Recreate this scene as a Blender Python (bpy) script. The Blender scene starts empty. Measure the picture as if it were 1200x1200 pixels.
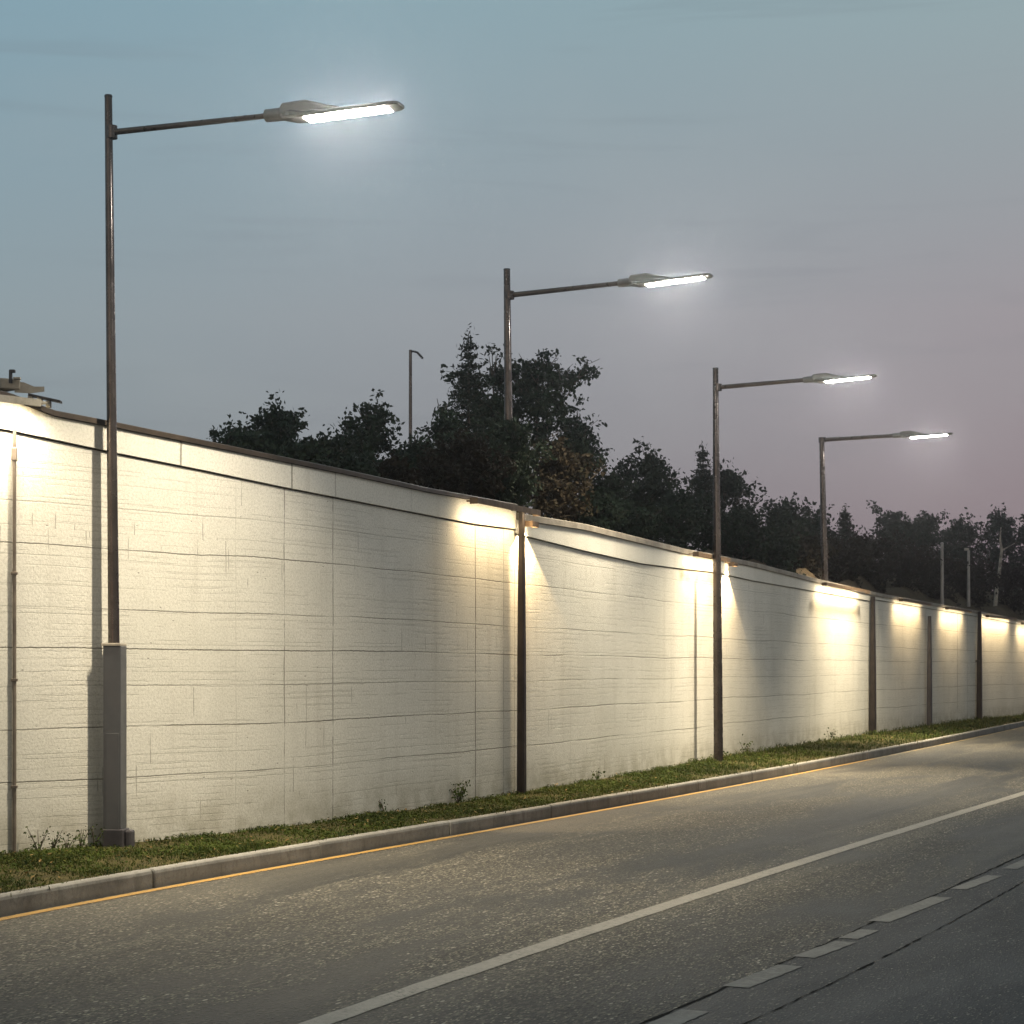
import bpy, bmesh, math, random
import numpy as np
from mathutils import Vector, Matrix

random.seed(7); rng = np.random.default_rng(7)
scene = bpy.context.scene
COL = scene.collection
F, HOR, CAMH = 2300.0, 783.0, 1.7          # focal length in photo pixels, horizon row, eye height
VZ = 0.14                                  # height of the verge

# ------------------------------------------------------------------ survey of the place
def ground(x, y, z=0.0):
    d = F * (CAMH - z) / (y - HOR)
    return Vector(((x - 600) / F * d, d, z))
def at(x, y, d):
    return Vector(((x - 600) / F * d, d, CAMH - (y - HOR) / F * d))

# ------------------------------------------------------------------ object helpers
def link(o, parent=None):
    COL.objects.link(o)
    if parent is not None: o.parent = parent
    return o
def tag(o, label=None, cat=None, group=None, kind=None):
    if label: o['label'] = label
    if cat: o['category'] = cat
    if group: o['group'] = group
    if kind: o['kind'] = kind
    return o
def empty(name, loc, label, cat, group=None):
    o = bpy.data.objects.new(name, None); o.empty_display_size = 0.2
    o.location = loc
    link(o); return tag(o, label, cat, group)
def mesh_obj(name, verts, faces, mat, parent=None, smooth=False, uvs=None, rel=True):
    """world-space verts -> one object; under a parent the verts are made relative to it"""
    off = parent_origin(parent) if (parent is not None and rel) else Vector((0, 0, 0))
    me = bpy.data.meshes.new(name)
    v = np.asarray(verts, dtype=float) - np.array(off)
    me.from_pydata(v.tolist(), [], [tuple(int(i) for i in f) for f in faces])
    if uvs is not None:
        ul = me.uv_layers.new(name='UVMap')
        li = np.empty(len(me.loops), dtype=np.int32); me.loops.foreach_get('vertex_index', li)
        ul.data.foreach_set('uv', np.asarray(uvs, dtype=np.float32)[li].ravel())
    if smooth: me.polygons.foreach_set('use_smooth', [True] * len(me.polygons))
    me.materials.append(mat); me.update()
    return link(bpy.data.objects.new(name, me), parent)
def parent_origin(p):
    v = Vector((0, 0, 0))
    while p is not None:
        v += p.location; p = p.parent
    return v
class MB:
    def __init__(s): s.v = []; s.f = []
    def add(s, v, f):
        n = len(s.v); s.v += [tuple(p) for p in v]; s.f += [tuple(i + n for i in q) for q in f]; return s
    def box(s, c, ax, ay, az, hx, hy, hz, bev=0.0):
        """oriented, lightly bevelled box"""
        c = Vector(c)
        bm = bmesh.new(); bmesh.ops.create_cube(bm, size=2)
        for v in bm.verts: v.co = Vector((v.co.x * hx, v.co.y * hy, v.co.z * hz))
        if bev > 0: bmesh.ops.bevel(bm, geom=bm.edges[:], offset=bev, segments=2, affect='EDGES', profile=0.5)
        bm.verts.index_update()
        s.add([c + ax * v.co.x + ay * v.co.y + az * v.co.z for v in bm.verts], [[v.index for v in f.verts] for f in bm.faces])
        bm.free(); return s
    def tube(s, pts, rads, n=10, cap=True):
        pts = [Vector(p) for p in pts]; V = []; Fc = []
        for i, p in enumerate(pts):
            t = (pts[min(i + 1, len(pts) - 1)] - pts[max(i - 1, 0)]).normalized()
            a = t.cross(Vector((0, 1, 0)) if abs(t.y) < 0.9 else Vector((1, 0, 0))).normalized(); b = t.cross(a)
            for k in range(n):
                th = 2 * math.pi * k / n
                V.append(p + (a * math.cos(th) + b * math.sin(th)) * rads[i])
        for i in range(len(pts) - 1):
            for k in range(n):
                Fc.append((i * n + k, i * n + (k + 1) % n, (i + 1) * n + (k + 1) % n, (i + 1) * n + k))
        if cap:
            Fc.append(tuple(range(n - 1, -1, -1))); Fc.append(tuple(range((len(pts) - 1) * n, len(pts) * n)))
        return s.add(V, Fc)
    def build(s, name, mat, parent=None, smooth=False):
        o = mesh_obj(name, s.v, s.f, mat, parent, smooth)
        if smooth:
            try: o.data.set_sharp_from_angle(angle=math.radians(40))
            except Exception: pass
        return o
X3, Y3, Z3 = Vector((1, 0, 0)), Vector((0, 1, 0)), Vector((0, 0, 1))

# ------------------------------------------------------------------ node helpers
class NT:
    def __init__(s, nt): s.nt = nt; s.n = nt.nodes; s.l = nt.links
    def put(s, node, sock, val):
        if val is None: return
        i = node.inputs[sock]
        if isinstance(val, bpy.types.NodeSocket): s.l.new(val, i)
        else: i.default_value = val
    def m(s, op, a, b=None, c=None, clamp=False):
        n = s.n.new('ShaderNodeMath'); n.operation = op; n.use_clamp = clamp
        s.put(n, 0, a); s.put(n, 1, b); s.put(n, 2, c); return n.outputs[0]
    def ss(s, v, a, b, lo=0.0, hi=1.0, smooth=True):
        n = s.n.new('ShaderNodeMapRange'); n.interpolation_type = 'SMOOTHSTEP' if smooth else 'LINEAR'
        s.put(n, 'Value', v); s.put(n, 'From Min', a); s.put(n, 'From Max', b); s.put(n, 'To Min', lo); s.put(n, 'To Max', hi)
        return n.outputs[0]
    def mix(s, f, a, b, mode='MIX'):
        n = s.n.new('ShaderNodeMix'); n.data_type = 'RGBA'; n.blend_type = mode
        s.put(n, 0, f)
        for k, v in ((6, a), (7, b)):
            if isinstance(v, (tuple, list)): v = tuple(v) + ((1,) if len(v) == 3 else ())
            s.put(n, k, v)
        return n.outputs[2]
    def noise(s, vec, scale, detail=4, rough=0.55, dist=0.0, dim='3D'):
        n = s.n.new('ShaderNodeTexNoise'); n.noise_dimensions = dim
        s.put(n, 'Vector', vec); s.put(n, 'Scale', scale); s.put(n, 'Detail', detail); s.put(n, 'Roughness', rough); s.put(n, 'Distortion', dist)
        return n.outputs['Fac']
    def mapping(s, vec, scale=(1, 1, 1), loc=(0, 0, 0), rot=(0, 0, 0)):
        n = s.n.new('ShaderNodeMapping'); s.put(n, 'Vector', vec); n.inputs['Scale'].default_value = scale
        n.inputs['Location'].default_value = loc; n.inputs['Rotation'].default_value = rot; return n.outputs[0]
    def bump(s, h, strength, dist=0.01, normal=None):
        n = s.n.new('ShaderNodeBump'); s.put(n, 'Height', h); s.put(n, 'Strength', strength); s.put(n, 'Distance', dist); s.put(n, 'Normal', normal)
        return n.outputs[0]
    def geo(s): return s.n.new('ShaderNodeNewGeometry').outputs['Position']
    def uv(s): return s.n.new('ShaderNodeTexCoord').outputs['UV']
    def sep(s, v):
        n = s.n.new('ShaderNodeSeparateXYZ'); s.put(n, 0, v); return n.outputs
    def comb(s, x, y, z=0.0):
        n = s.n.new('ShaderNodeCombineXYZ'); s.put(n, 0, x); s.put(n, 1, y); s.put(n, 2, z); return n.outputs[0]
def material(name):
    m = bpy.data.materials.new(name); m.use_nodes = True
    t = NT(m.node_tree); b = m.node_tree.nodes['Principled BSDF']
    return m, t, b
def simple(name, c1, c2, scale, rough=0.6, metal=0.0, bump=0.2, bd=0.004, spec=None):
    m, t, b = material(name); p = t.geo()
    f = t.ss(t.noise(p, scale, 5, 0.6), 0.3, 0.7)
    t.put(b, 'Base Color', t.mix(f, c1, c2)); t.put(b, 'Roughness', t.ss(t.noise(p, scale * 2.3, 3), 0.3, 0.7, rough - 0.08, rough + 0.08))
    b.inputs['Metallic'].default_value = metal
    if spec is not None: b.inputs['Specular IOR Level'].default_value = spec
    if bump: t.put(b, 'Normal', t.bump(t.noise(p, scale * 6, 4), bump, bd))
    return m
def emitter(name, col, strength):
    m = bpy.data.materials.new(name); m.use_nodes = True; n = m.node_tree.nodes
    n.remove(n['Principled BSDF']); e = n.new('ShaderNodeEmission')
    e.inputs['Color'].default_value = (*col, 1); e.inputs['Strength'].default_value = strength
    m.node_tree.links.new(e.outputs[0], n['Material Output'].inputs['Surface']); return m

# ------------------------------------------------------------------ wall line (fits through surveyed points)
WB = np.array([(-60,1006),(0,1001),(60,995),(122,989),(283,976),(400,961),(483,948.5),(557,938),(600,930.5),(680,916),(773,901),(837,889),(913,876),(973,867),(1017,860.5),(1087,851.5),(1145,844.5),(1200,837)], float)
PB = np.polynomial.Polynomial.fit(WB[:,0], WB[:,1], 4)
YK = np.array([(0,1074),(133,1051),(267,1026),(400,1000.5),(533,978),(667,955),(800,931),(933,907),(1033,887),(1120,868),(1200,851)], float)
PK = np.polynomial.Polynomial.fit(YK[:,0], YK[:,1], 3)
def ext(P, x, lo, hi):
    if x < lo: return P(lo) + P.deriv()(lo) * (x - lo)
    if x > hi: return P(hi) + P.deriv()(hi) * (x - hi)
    return P(x)
def wall_y(x): return float(ext(PB, x, -60, 1200))
def kerb_y(x): return float(ext(PK, x, 0, 1190))
def wall_pt(x): return ground(x, wall_y(x), VZ)
def kerb_pt(x): return ground(x, kerb_y(x), 0)
def interp(tab, x):
    a = np.array(tab, float); return float(np.interp(x, a[:,0], a[:,1]))
def wall_z(x, py):                         # height of an image row on the wall face
    d = wall_pt(x).y; return CAMH - (py - HOR) / F * d

XS = list(np.arange(-220, 1301, 10.0))
WP = [wall_pt(x) for x in XS]
UU = [0.0]
for a, b in zip(WP[:-1], WP[1:]): UU.append(UU[-1] + (b - a).length)
def wall_u(x): return float(np.interp(x, XS, UU))
def wall_n(x):                             # unit normal towards the road
    t = wall_pt(x + 5) - wall_pt(x - 5); t.z = 0; t.normalize(); return Vector((t.y, -t.x, 0))
def wall_t(x):
    t = wall_pt(x + 5) - wall_pt(x - 5); t.z = 0; return t.normalized()

# ------------------------------------------------------------------ materials
def make_wall_mat(name, plain=False):
    m, t, b = material(name)
    uv = t.uv(); s = t.sep(uv); u, v = s[0], s[1]
    big = t.noise(uv, 0.45, 5, 0.6)
    mid = t.noise(uv, 3.0, 6, 0.65)
    fine = t.noise(uv, 42, 5, 0.7)
    streak = t.noise(t.mapping(uv, (3.2, 0.25, 1)), 1.0, 5, 0.65)
    stri = t.noise(t.mapping(uv, (1.6, 34, 1)), 1.0, 5, 0.65)         # board marks
    wob = t.m('MULTIPLY', t.m('SUBTRACT', t.noise(uv, 0.3, 2, 0.5), 0.5), 0.10)
    wob2 = t.m('MULTIPLY', t.m('SUBTRACT', t.noise(uv, 11, 5, 0.75), 0.5), 0.022)
    vw = t.m('ADD', t.m('ADD', v, wob), wob2)
    uw = t.m('ADD', u, t.m('MULTIPLY', t.m('SUBTRACT', t.noise(t.mapping(uv, (0.3, 1.2, 1), (9, 3, 0)), 1.0, 7, 0.7), 0.5), 0.05))
    def line(x, c, w): return t.ss(t.m('ABSOLUTE', t.m('SUBTRACT', x, c)), w * 0.45, w, 1, 0)
    total = 0.0
    if not plain:
        vis = t.ss(t.noise(t.mapping(uv, (0.55, 3.0, 1), (4, 7, 0)), 1.0, 4, 0.6), 0.36, 0.54, 0.22, 0.95)
        for h, k in ((0.58, .9), (1.03, .95), (1.40, .6), (1.73, 1.0), (2.08, .8), (2.62, .9), (2.98, .45)):
            l = t.m('MULTIPLY', line(vw, h, 0.0075), t.m('MULTIPLY', vis, k)); total = t.m('MAXIMUM', total, l)
        for px, k, w in ((333, .75, .012), (390, .75, .012), (557, .9, .018), (137, .25, .012), (590, .55, .014), (276, .2, .010), (752, .25, .012), (668, .2, .012), (1122, .9, .03), (1134, .6, .03)):
            l = t.m('MULTIPLY', line(uw, wall_u(px), w), t.m('MULTIPLY', k, t.ss(mid, 0.38, 0.52, 0.25, 1))); total = t.m('MAXIMUM', total, l)
        # finer broken courses and hairline cracks
        for sc, off, w, thr in ((4.0, 0.4, 0.030, 0.47), (8.0, 0.0, 0.05, 0.50), (16.0, 0.3, 0.09, 0.53)):
            fr = t.m('FRACT', t.m('ADD', t.m('MULTIPLY', vw, sc), off))
            l = line(fr, 0.5, w)
            msk = t.ss(t.noise(t.mapping(uv, (0.9, 2.6, 1), (off * 50, 11, 0)), 1.0, 5, 0.62), thr - .03, thr + 0.05)
            total = t.m('MAXIMUM', total, t.m('MULTIPLY', t.m('MULTIPLY', l, msk), 0.22))
        for sc, w, thr in ((1.15, 0.011, 0.57), (2.3, 0.02, 0.62)):
            fr = t.m('FRACT', t.m('ADD', t.m('MULTIPLY', uw, sc), t.m('MULTIPLY', t.m('FLOOR', t.m('MULTIPLY', vw, 2.9)), 0.37)))
            l = line(fr, 0.5, w)
            msk = t.ss(t.noise(t.mapping(uv, (0.8, 1.3, 1), (31, 5, 0)), 1.0, 4, 0.6), thr - .03, thr + 0.05)
            total = t.m('MAXIMUM', total, t.m('MULTIPLY', t.m('MULTIPLY', l, msk), 0.5))
        # pits and chips
        vo = t.n.new('ShaderNodeTexVoronoi'); t.put(vo, 'Vector', t.mapping(uv, (1, 2.2, 1))); t.put(vo, 'Scale', 5.5)
        pit = t.m('MULTIPLY', t.ss(vo.outputs['Distance'], 0.05, 0.09, 1, 0), t.ss(mid, 0.5, 0.56))
        total = t.m('MAXIMUM', total, t.m('MULTIPLY', pit, 0.75))
    else:
        for px, k, w in ((210, .8, .016), (340, .8, .016), (391, .5, .014), (480, .2, .012)):
            total = t.m('MAXIMUM', total, t.m('MULTIPLY', line(uw, wall_u(px), w), k))
    c = t.mix(t.ss(big, 0.32, 0.68), (0.57, 0.56, 0.51), (0.68, 0.665, 0.61))
    c = t.mix(t.ss(streak, 0.50, 0.75, 0, 0.38), c, (0.40, 0.38, 0.33))
    c = t.mix(t.ss(mid, 0.56, 0.78, 0, 0.35), c, (0.68, 0.66, 0.60))
    c = t.mix(t.ss(stri, 0.5, 0.75, 0, 0.10 if not plain else 0.12), c, (0.43, 0.41, 0.36))
    c = t.mix(t.ss(fine, 0.44, 0.62, 0, 0.42), c, (0.36, 0.35, 0.31))
    if not plain:                                                   # splash dirt near the grass
        dirt = t.m('MULTIPLY', t.ss(v, 0.05, 0.55, 1, 0), t.ss(mid, 0.35, 0.65, 0.25, 1))
        c = t.mix(t.m('MULTIPLY', dirt, 0.62), c, (0.24, 0.22, 0.16))
    c = t.mix(t.m('MULTIPLY', total, 0.86), c, (0.075, 0.068, 0.05))
    t.put(b, 'Base Color', c); b.inputs['Roughness'].default_value = 0.82
    b.inputs['Specular IOR Level'].default_value = 0.3
    h = t.m('ADD', t.m('MULTIPLY', fine, 0.65), t.m('MULTIPLY', stri, 0.22 if not plain else 0.15))
    h = t.m('ADD', h, t.m('MULTIPLY', mid, 0.7))
    h = t.m('SUBTRACT', h, t.m('MULTIPLY', total, 0.8))
    t.put(b, 'Normal', t.bump(h, 0.5, 0.010))
    return m

def make_asphalt(name, dark, light, grain, patch_dark, smoothness=0.0):
    m, t, b = material(name); uv = t.uv(); p = t.mapping(uv, (0.36, 1.0, 1.0))
    g1 = t.noise(p, 42 * grain, 4, 0.85); g2 = t.noise(p, 9 * grain, 4, 0.75)
    big = t.noise(t.mapping(uv, (0.20, 0.8, 1)), 1.0, 6, 0.68, 0.5)
    wheel = t.noise(t.mapping(uv, (0.05, 1.1, 1), (3, 1, 0)), 1.0, 4, 0.6)
    rough_zone = t.ss(big, .35, .6, 1.0, .55)
    c = t.mix(t.ss(g1, 0.47, 0.58), dark, light)
    c = t.mix(t.ss(g2, 0.38, 0.60, 0.6, 0), c, tuple(x * 0.6 for x in dark))
    def chips(sc, lo, col, k):
        vo = t.n.new('ShaderNodeTexVoronoi'); t.put(vo, 'Vector', p); t.put(vo, 'Scale', sc * grain)
        sp = t.m('MULTIPLY', t.ss(t.m('ADD', vo.outputs['Distance'], t.m('MULTIPLY', g1, .35)), 0.36, 0.56, 1, 0), t.ss(t.sep(vo.outputs['Color'])[0], lo, lo + .04))
        return vo, t.m('MULTIPLY', t.m('MULTIPLY', sp, k), rough_zone), col
    k0 = 1 - .62 * smoothness
    vo, f, col = chips(60, .58, (0.60, 0.54, 0.41), 1.0 * k0); c = t.mix(f, c, col)
    v2, f, col = chips(42, .62, (0.005, 0.005, 0.005), .95); c = t.mix(f, c, col)
    v3, f, col = chips(38, .88, (0.72, 0.67, 0.56), .95 * k0); c = t.mix(f, c, col)
    c = t.mix(t.ss(big, 0.42, 0.56, patch_dark, 0), c, tuple(x * 0.45 for x in dark))
    c = t.mix(t.ss(wheel, 0.52, 0.70, 0, 0.22), c, tuple(x * 1.1 for x in light))
    v = t.m('ADD', t.sep(uv)[1], t.m('MULTIPLY', t.m('SUBTRACT', t.noise(uv, .35, 3), .5), .9))
    if smoothness == 0:
        near = t.ss(v, .2, 1.3, 1, 0); c = t.mix(t.m('MULTIPLY', near, .22), c, (.17, .155, .125))       # warm light along the kerb, painted into the asphalt
        oil = t.m('MULTIPLY', t.ss(t.m('ABSOLUTE', t.m('SUBTRACT', v, 2.0)), .15, .75, 1, 0), t.ss(big, .36, .6, .75, .2)); c = t.mix(oil, c, (.016, .0155, .015))
        oil2 = t.m('MULTIPLY', t.ss(t.m('ABSOLUTE', t.m('SUBTRACT', v, 5.0)), .15, .8, 1, 0), .4); c = t.mix(oil2, c, (.018, .018, .018))
    ve = t.n.new('ShaderNodeTexVoronoi'); ve.feature = 'DISTANCE_TO_EDGE'
    warp = t.n.new('ShaderNodeVectorMath'); warp.operation = 'ADD'
    t.put(warp, 0, t.mapping(uv, (0.22, 0.5, 1))); nz = t.n.new('ShaderNodeTexNoise'); t.put(nz, 'Vector', uv); t.put(nz, 'Scale', 1.4); nz.inputs['Detail'].default_value = 5
    sc = t.n.new('ShaderNodeVectorMath'); sc.operation = 'SCALE'; t.put(sc, 0, nz.outputs['Color']); sc.inputs['Scale'].default_value = 0.5; t.put(warp, 1, sc.outputs[0])
    t.put(ve, 'Vector', warp.outputs[0]); t.put(ve, 'Scale', 1.0)
    cr = t.m('MULTIPLY', t.ss(ve.outputs['Distance'], 0.002, 0.006, 1, 0), t.ss(t.noise(uv, 0.5, 3), 0.52, 0.62))
    c = t.mix(t.m('MULTIPLY', cr, 0.5), c, (0.012, 0.012, 0.012))
    t.put(b, 'Base Color', c)
    t.put(b, 'Roughness', t.ss(big, 0.35, 0.65, 0.60, 0.78)); b.inputs['Specular IOR Level'].default_value = 0.4
    h = t.m('ADD', t.m('MULTIPLY', g1, 0.9), t.m('MULTIPLY', t.ss(vo.outputs['Distance'], 0, 0.5, 1, 0), 0.8))
    h = t.m('ADD', h, t.m('MULTIPLY', g2, 1.0))
    t.put(b, 'Normal', t.bump(h, 0.9 - 0.4 * smoothness, 0.018)); return m

def make_paint(name, col, wear):
    m, t, b = material(name); p = t.geo()
    w = t.ss(t.noise(p, 30, 6, 0.8), wear - .02, wear + 0.10)
    w2 = t.ss(t.noise(p, 1.6, 4, 0.65), 0.35, 0.62, 0.25, 1)
    c = t.mix(t.m('MULTIPLY', w, w2), col, (0.07, 0.068, 0.06))
    c = t.mix(t.ss(t.noise(p, 9, 4), 0.4, 0.75, 0, 0.4), c, tuple(x * 0.55 for x in col))
    t.put(b, 'Base Color', c); b.inputs['Roughness'].default_value = 0.7
    t.put(b, 'Normal', t.bump(t.noise(p, 70, 4, .7), 0.5, 0.008)); return m

def make_kerb():
    m, t, b = material('kerb_concrete'); p = t.geo()
    n1 = t.noise(p, 1.6, 5, 0.65); n2 = t.noise(p, 26, 5, 0.7)
    c = t.mix(t.ss(n1, 0.3, 0.7), (0.125, 0.122, 0.114), (0.215, 0.21, 0.194))
    c = t.mix(t.ss(n2, 0.48, 0.70, 0, 0.6), c, (0.08, 0.074, 0.064)); c = t.mix(t.ss(t.noise(t.mapping(p, (5, 5, 1.2)), 1.0, 5, .7), .5, .68, 0, .6), c, (0.075, 0.07, 0.062))
    z = t.sep(p)[2]
    c = t.mix(t.m('MULTIPLY', t.ss(z, 0.0, 0.05, 1, 0), 0.5), c, (0.07, 0.065, 0.055))     # gutter grime
    c = t.mix(t.m('MULTIPLY', t.ss(z, 0.125, 0.148, 0, 1), 0.22), c, (0.42, 0.39, 0.35))   # paler along the top edge
    t.put(b, 'Base Color', c); b.inputs['Roughness'].default_value = 0.85
    t.put(b, 'Normal', t.bump(t.m('ADD', n2, t.m('MULTIPLY', n1, 2)), 0.4, 0.006)); return m

def make_leaf(name, a, bcol, c3, scale=0.9, trans=0.12):
    m, t, b = material(name); p = t.geo()
    f = t.ss(t.noise(p, scale, 4, 0.7), 0.35, 0.65); f2 = t.ss(t.noise(p, scale * 9, 3, 0.7), 0.45, 0.7)
    c = t.mix(f, a, bcol); c = t.mix(t.m('MULTIPLY', f2, 0.7), c, c3)
    t.put(b, 'Base Color', c); b.inputs['Roughness'].default_value = 0.8; b.inputs['Specular IOR Level'].default_value = 0.1
    tr = t.n.new('ShaderNodeBsdfTranslucent'); t.put(tr, 'Color', c)
    mx = t.n.new('ShaderNodeMixShader'); mx.inputs[0].default_value = trans
    t.l.new(b.outputs[0], mx.inputs[1]); t.l.new(tr.outputs[0], mx.inputs[2])
    t.l.new(mx.outputs[0], t.n['Material Output'].inputs['Surface']); return m

M = {}
M['wall'] = make_wall_mat('painted_board_marked_concrete')
M['fascia'] = make_wall_mat('painted_smooth_concrete', plain=True)
M['coping_dark'] = simple('brown_metal_coping', (0.035, 0.027, 0.022), (0.075, 0.058, 0.045), 2.5, 0.5, 0.4, 0.15)
M['coping_pale'] = simple('weathered_coping_stone', (0.17, 0.15, 0.125), (0.30, 0.27, 0.23), 3.0, 0.8, 0, 0.4, 0.008)
M['road'] = make_asphalt('coarse_asphalt', (0.017, 0.016, 0.0135), (0.165, 0.148, 0.112), 0.9, 0.9)
M['lane'] = make_asphalt('smooth_asphalt', (0.011, 0.011, 0.013), (0.034, 0.034, 0.036), 1.15, 0.6, smoothness=1.0)
M['yellow'] = make_paint('yellow_road_paint', (0.40, 0.225, 0.045), 0.52)
M['white'] = make_paint('white_road_paint', (0.25, 0.23, 0.195), 0.51)
M['dash'] = make_paint('worn_white_road_paint', (0.145, 0.142, 0.13), 0.43)
M['faded'] = make_paint('faded_yellow_road_paint', (0.30, 0.20, 0.06), 0.42)
M['tar'] = simple('tar_seal', (0.005, 0.005, 0.005), (0.012, 0.012, 0.012), 14, 0.95, 0, 0.4, 0.004, 0.05)
M['kerb'] = make_kerb()
M['soil'] = simple('verge_soil', (0.045, 0.040, 0.018), (0.085, 0.072, 0.030), 6, 0.95, 0, 1.0, 0.03, 0.1)
M['grass'] = make_leaf('grass_blades', (0.012, 0.023, 0.006), (0.045, 0.072, 0.013), (0.13, 0.12, 0.03), 3.2, 0.25)
M['litter'] = make_leaf('dead_leaves', (0.16, 0.10, 0.04), (0.26, 0.19, 0.08), (0.09, 0.055, 0.025), 9, 0.1)
M['weed'] = make_leaf('weed_leaves', (0.035, 0.065, 0.014), (0.06, 0.09, 0.025), (0.10, 0.09, 0.035), 6, 0.2)
M['leaf'] = make_leaf('broad_leaves', (0.016, 0.028, 0.019), (0.026, 0.040, 0.024), (0.036, 0.038, 0.022), 0.7)
M['needle'] = make_leaf('conifer_needles', (0.016, 0.026, 0.017), (0.026, 0.036, 0.022), (0.032, 0.032, 0.020), 0.9)
M['scrub'] = make_leaf('dry_scrub_leaves', (0.019, 0.0145, 0.009), (0.026, 0.019, 0.011), (0.017, 0.019, 0.010), 0.8)
M['bark'] = simple('dark_bark', (0.035, 0.027, 0.02), (0.08, 0.062, 0.045), 8, 0.9, 0, 0.8, 0.02)
M['birch'] = simple('pale_birch_bark', (0.12, 0.105, 0.09), (0.5, 0.45, 0.38), 3.5, 0.8, 0, 0.4)
M['bank'] = simple('dry_earth_bank', (0.055, 0.040, 0.024), (0.10, 0.072, 0.042), 1.2, 0.95, 0, 1.0, 0.08, 0.1)
M['ground'] = simple('rough_ground', (0.05, 0.05, 0.03), (0.09, 0.085, 0.05), 0.5, 0.95, 0, 0.5, 0.05)
M['pole'] = simple('dark_bronze_metal', (0.072, 0.062, 0.058), (0.115, 0.10, 0.094), 3.0, 0.26, 0.85, 0.05, 0.002)
M['arm'] = simple('bronze_arm_metal', (0.085, 0.070, 0.058), (0.13, 0.11, 0.09), 5.0, 0.34, 0.6, 0.05, 0.002)
M['lum'] = simple('grey_luminaire_paint', (0.16, 0.162, 0.148), (0.21, 0.21, 0.19), 4.0, 0.45, 0.2, 0.05, 0.002)
M['cabinet'] = simple('grey_steel_cabinet', (0.082, 0.086, 0.094), (0.115, 0.119, 0.128), 2.2, 0.42, 0.35, 0.06, 0.003)
M['cap'] = simple('pale_cap_edge', (0.30, 0.27, 0.23), (0.42, 0.38, 0.32), 6, 0.6, 0.1, 0.1)
M['plinth'] = simple('dark_plinth_paint', (0.045, 0.042, 0.05), (0.075, 0.07, 0.075), 5, 0.6, 0.2, 0.2)
M['post'] = simple('dark_post_metal', (0.022, 0.018, 0.017), (0.045, 0.036, 0.032), 4, 0.42, 0.5, 0.08)
M['conduit'] = simple('grey_brown_conduit', (0.12, 0.10, 0.085), (0.20, 0.17, 0.14), 5, 0.55, 0.3, 0.1)
M['fixture'] = simple('beige_fixture_paint', (0.22, 0.20, 0.16), (0.38, 0.35, 0.29), 6, 0.6, 0.1, 0.2)
M['fixture_dark'] = simple('rusty_fixture_metal', (0.10, 0.065, 0.04), (0.18, 0.12, 0.07), 8, 0.6, 0.3, 0.2)
M['black'] = simple('black_plastic', (0.012, 0.012, 0.014), (0.025, 0.024, 0.026), 8, 0.5, 0, 0.1)
M['lens'] = emitter('lit_led_panel', (1.0, 0.95, 0.87), 380.0)
M['wlens'] = emitter('lit_wall_lamp_lens', (1.0, 0.80, 0.50), 60.0)

# ------------------------------------------------------------------ road, kerb, verge, terrain
KX = list(np.arange(-260, 1301, 10.0))
KP = [kerb_pt(x) for x in KX]
# carry the road on in both directions beyond the frame
d0 = (KP[0] - KP[1]).normalized(); KPL = [KP[0] + d0 * k for k in (40, 24, 12, 5)]
d1 = (KP[-1] - KP[-2]).normalized(); KPR = [KP[-1] + d1 * k for k in (10, 30)]
KALL = KPL + KP + KPR
def path_frame(P):
    N = []
    for i in range(len(P)):
        t = P[min(i + 1, len(P) - 1)] - P[max(i - 1, 0)]; t.z = 0; t.normalize(); N.append(Vector((t.y, -t.x, 0)))
    S = [0.0]
    for a, b in zip(P[:-1], P[1:]): S.append(S[-1] + (b - a).length)
    return N, S
KN, KS = path_frame(KALL)
def strip(name, P, N, S, offs, zs, mat, kind='structure', parent=None):
    V = []; UV = []; Fc = []; n = len(offs)
    for i, p in enumerate(P):
        for o, z in zip(offs, zs):
            q = p + N[i] * o; V.append((q.x, q.y, z)); UV.append((S[i], o))
    for i in range(len(P) - 1):
        for k in range(n - 1):
            Fc.append((i * n + k, i * n + k + 1, (i + 1) * n + k + 1, (i + 1) * n + k))
    o = mesh_obj(name, V, Fc, mat, parent, uvs=UV)
    if kind: o['kind'] = kind
    return o
strip('road', KALL, KN, KS, [-0.05, 3, 8, 16, 40], [0, 0, 0, 0, 0], M['road'])

bpy_ground = mesh_obj('ground', [(-105, -35, -0.06), (225, -35, -0.06), (225, 245, -0.06), (-105, 245, -0.06)], [(0, 1, 2, 3)], M['ground'])
bpy_ground['kind'] = 'structure'

# yellow edge line follows the kerb
cut = len(KPL) + min(range(len(KX)), key=lambda i: abs(KX[i] - 1020))
strip('yellow_edge_line', KALL[:cut + 1], KN[:cut + 1], KS[:cut + 1], [0.035, 0.125], [0.004, 0.004], M['yellow'])
strip('faded_yellow_edge_line', KALL[cut:], KN[cut:], KS[cut:], [0.035, 0.135], [0.004, 0.004], M['faded'])

def resample(P, step):
    out = [P[0]]; acc = 0
    for a, b in zip(P[:-1], P[1:]):
        L = (b - a).length; k = max(1, int(L / step))
        for j in range(1, k + 1): out.append(a.lerp(b, j / k))
    return out
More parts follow.
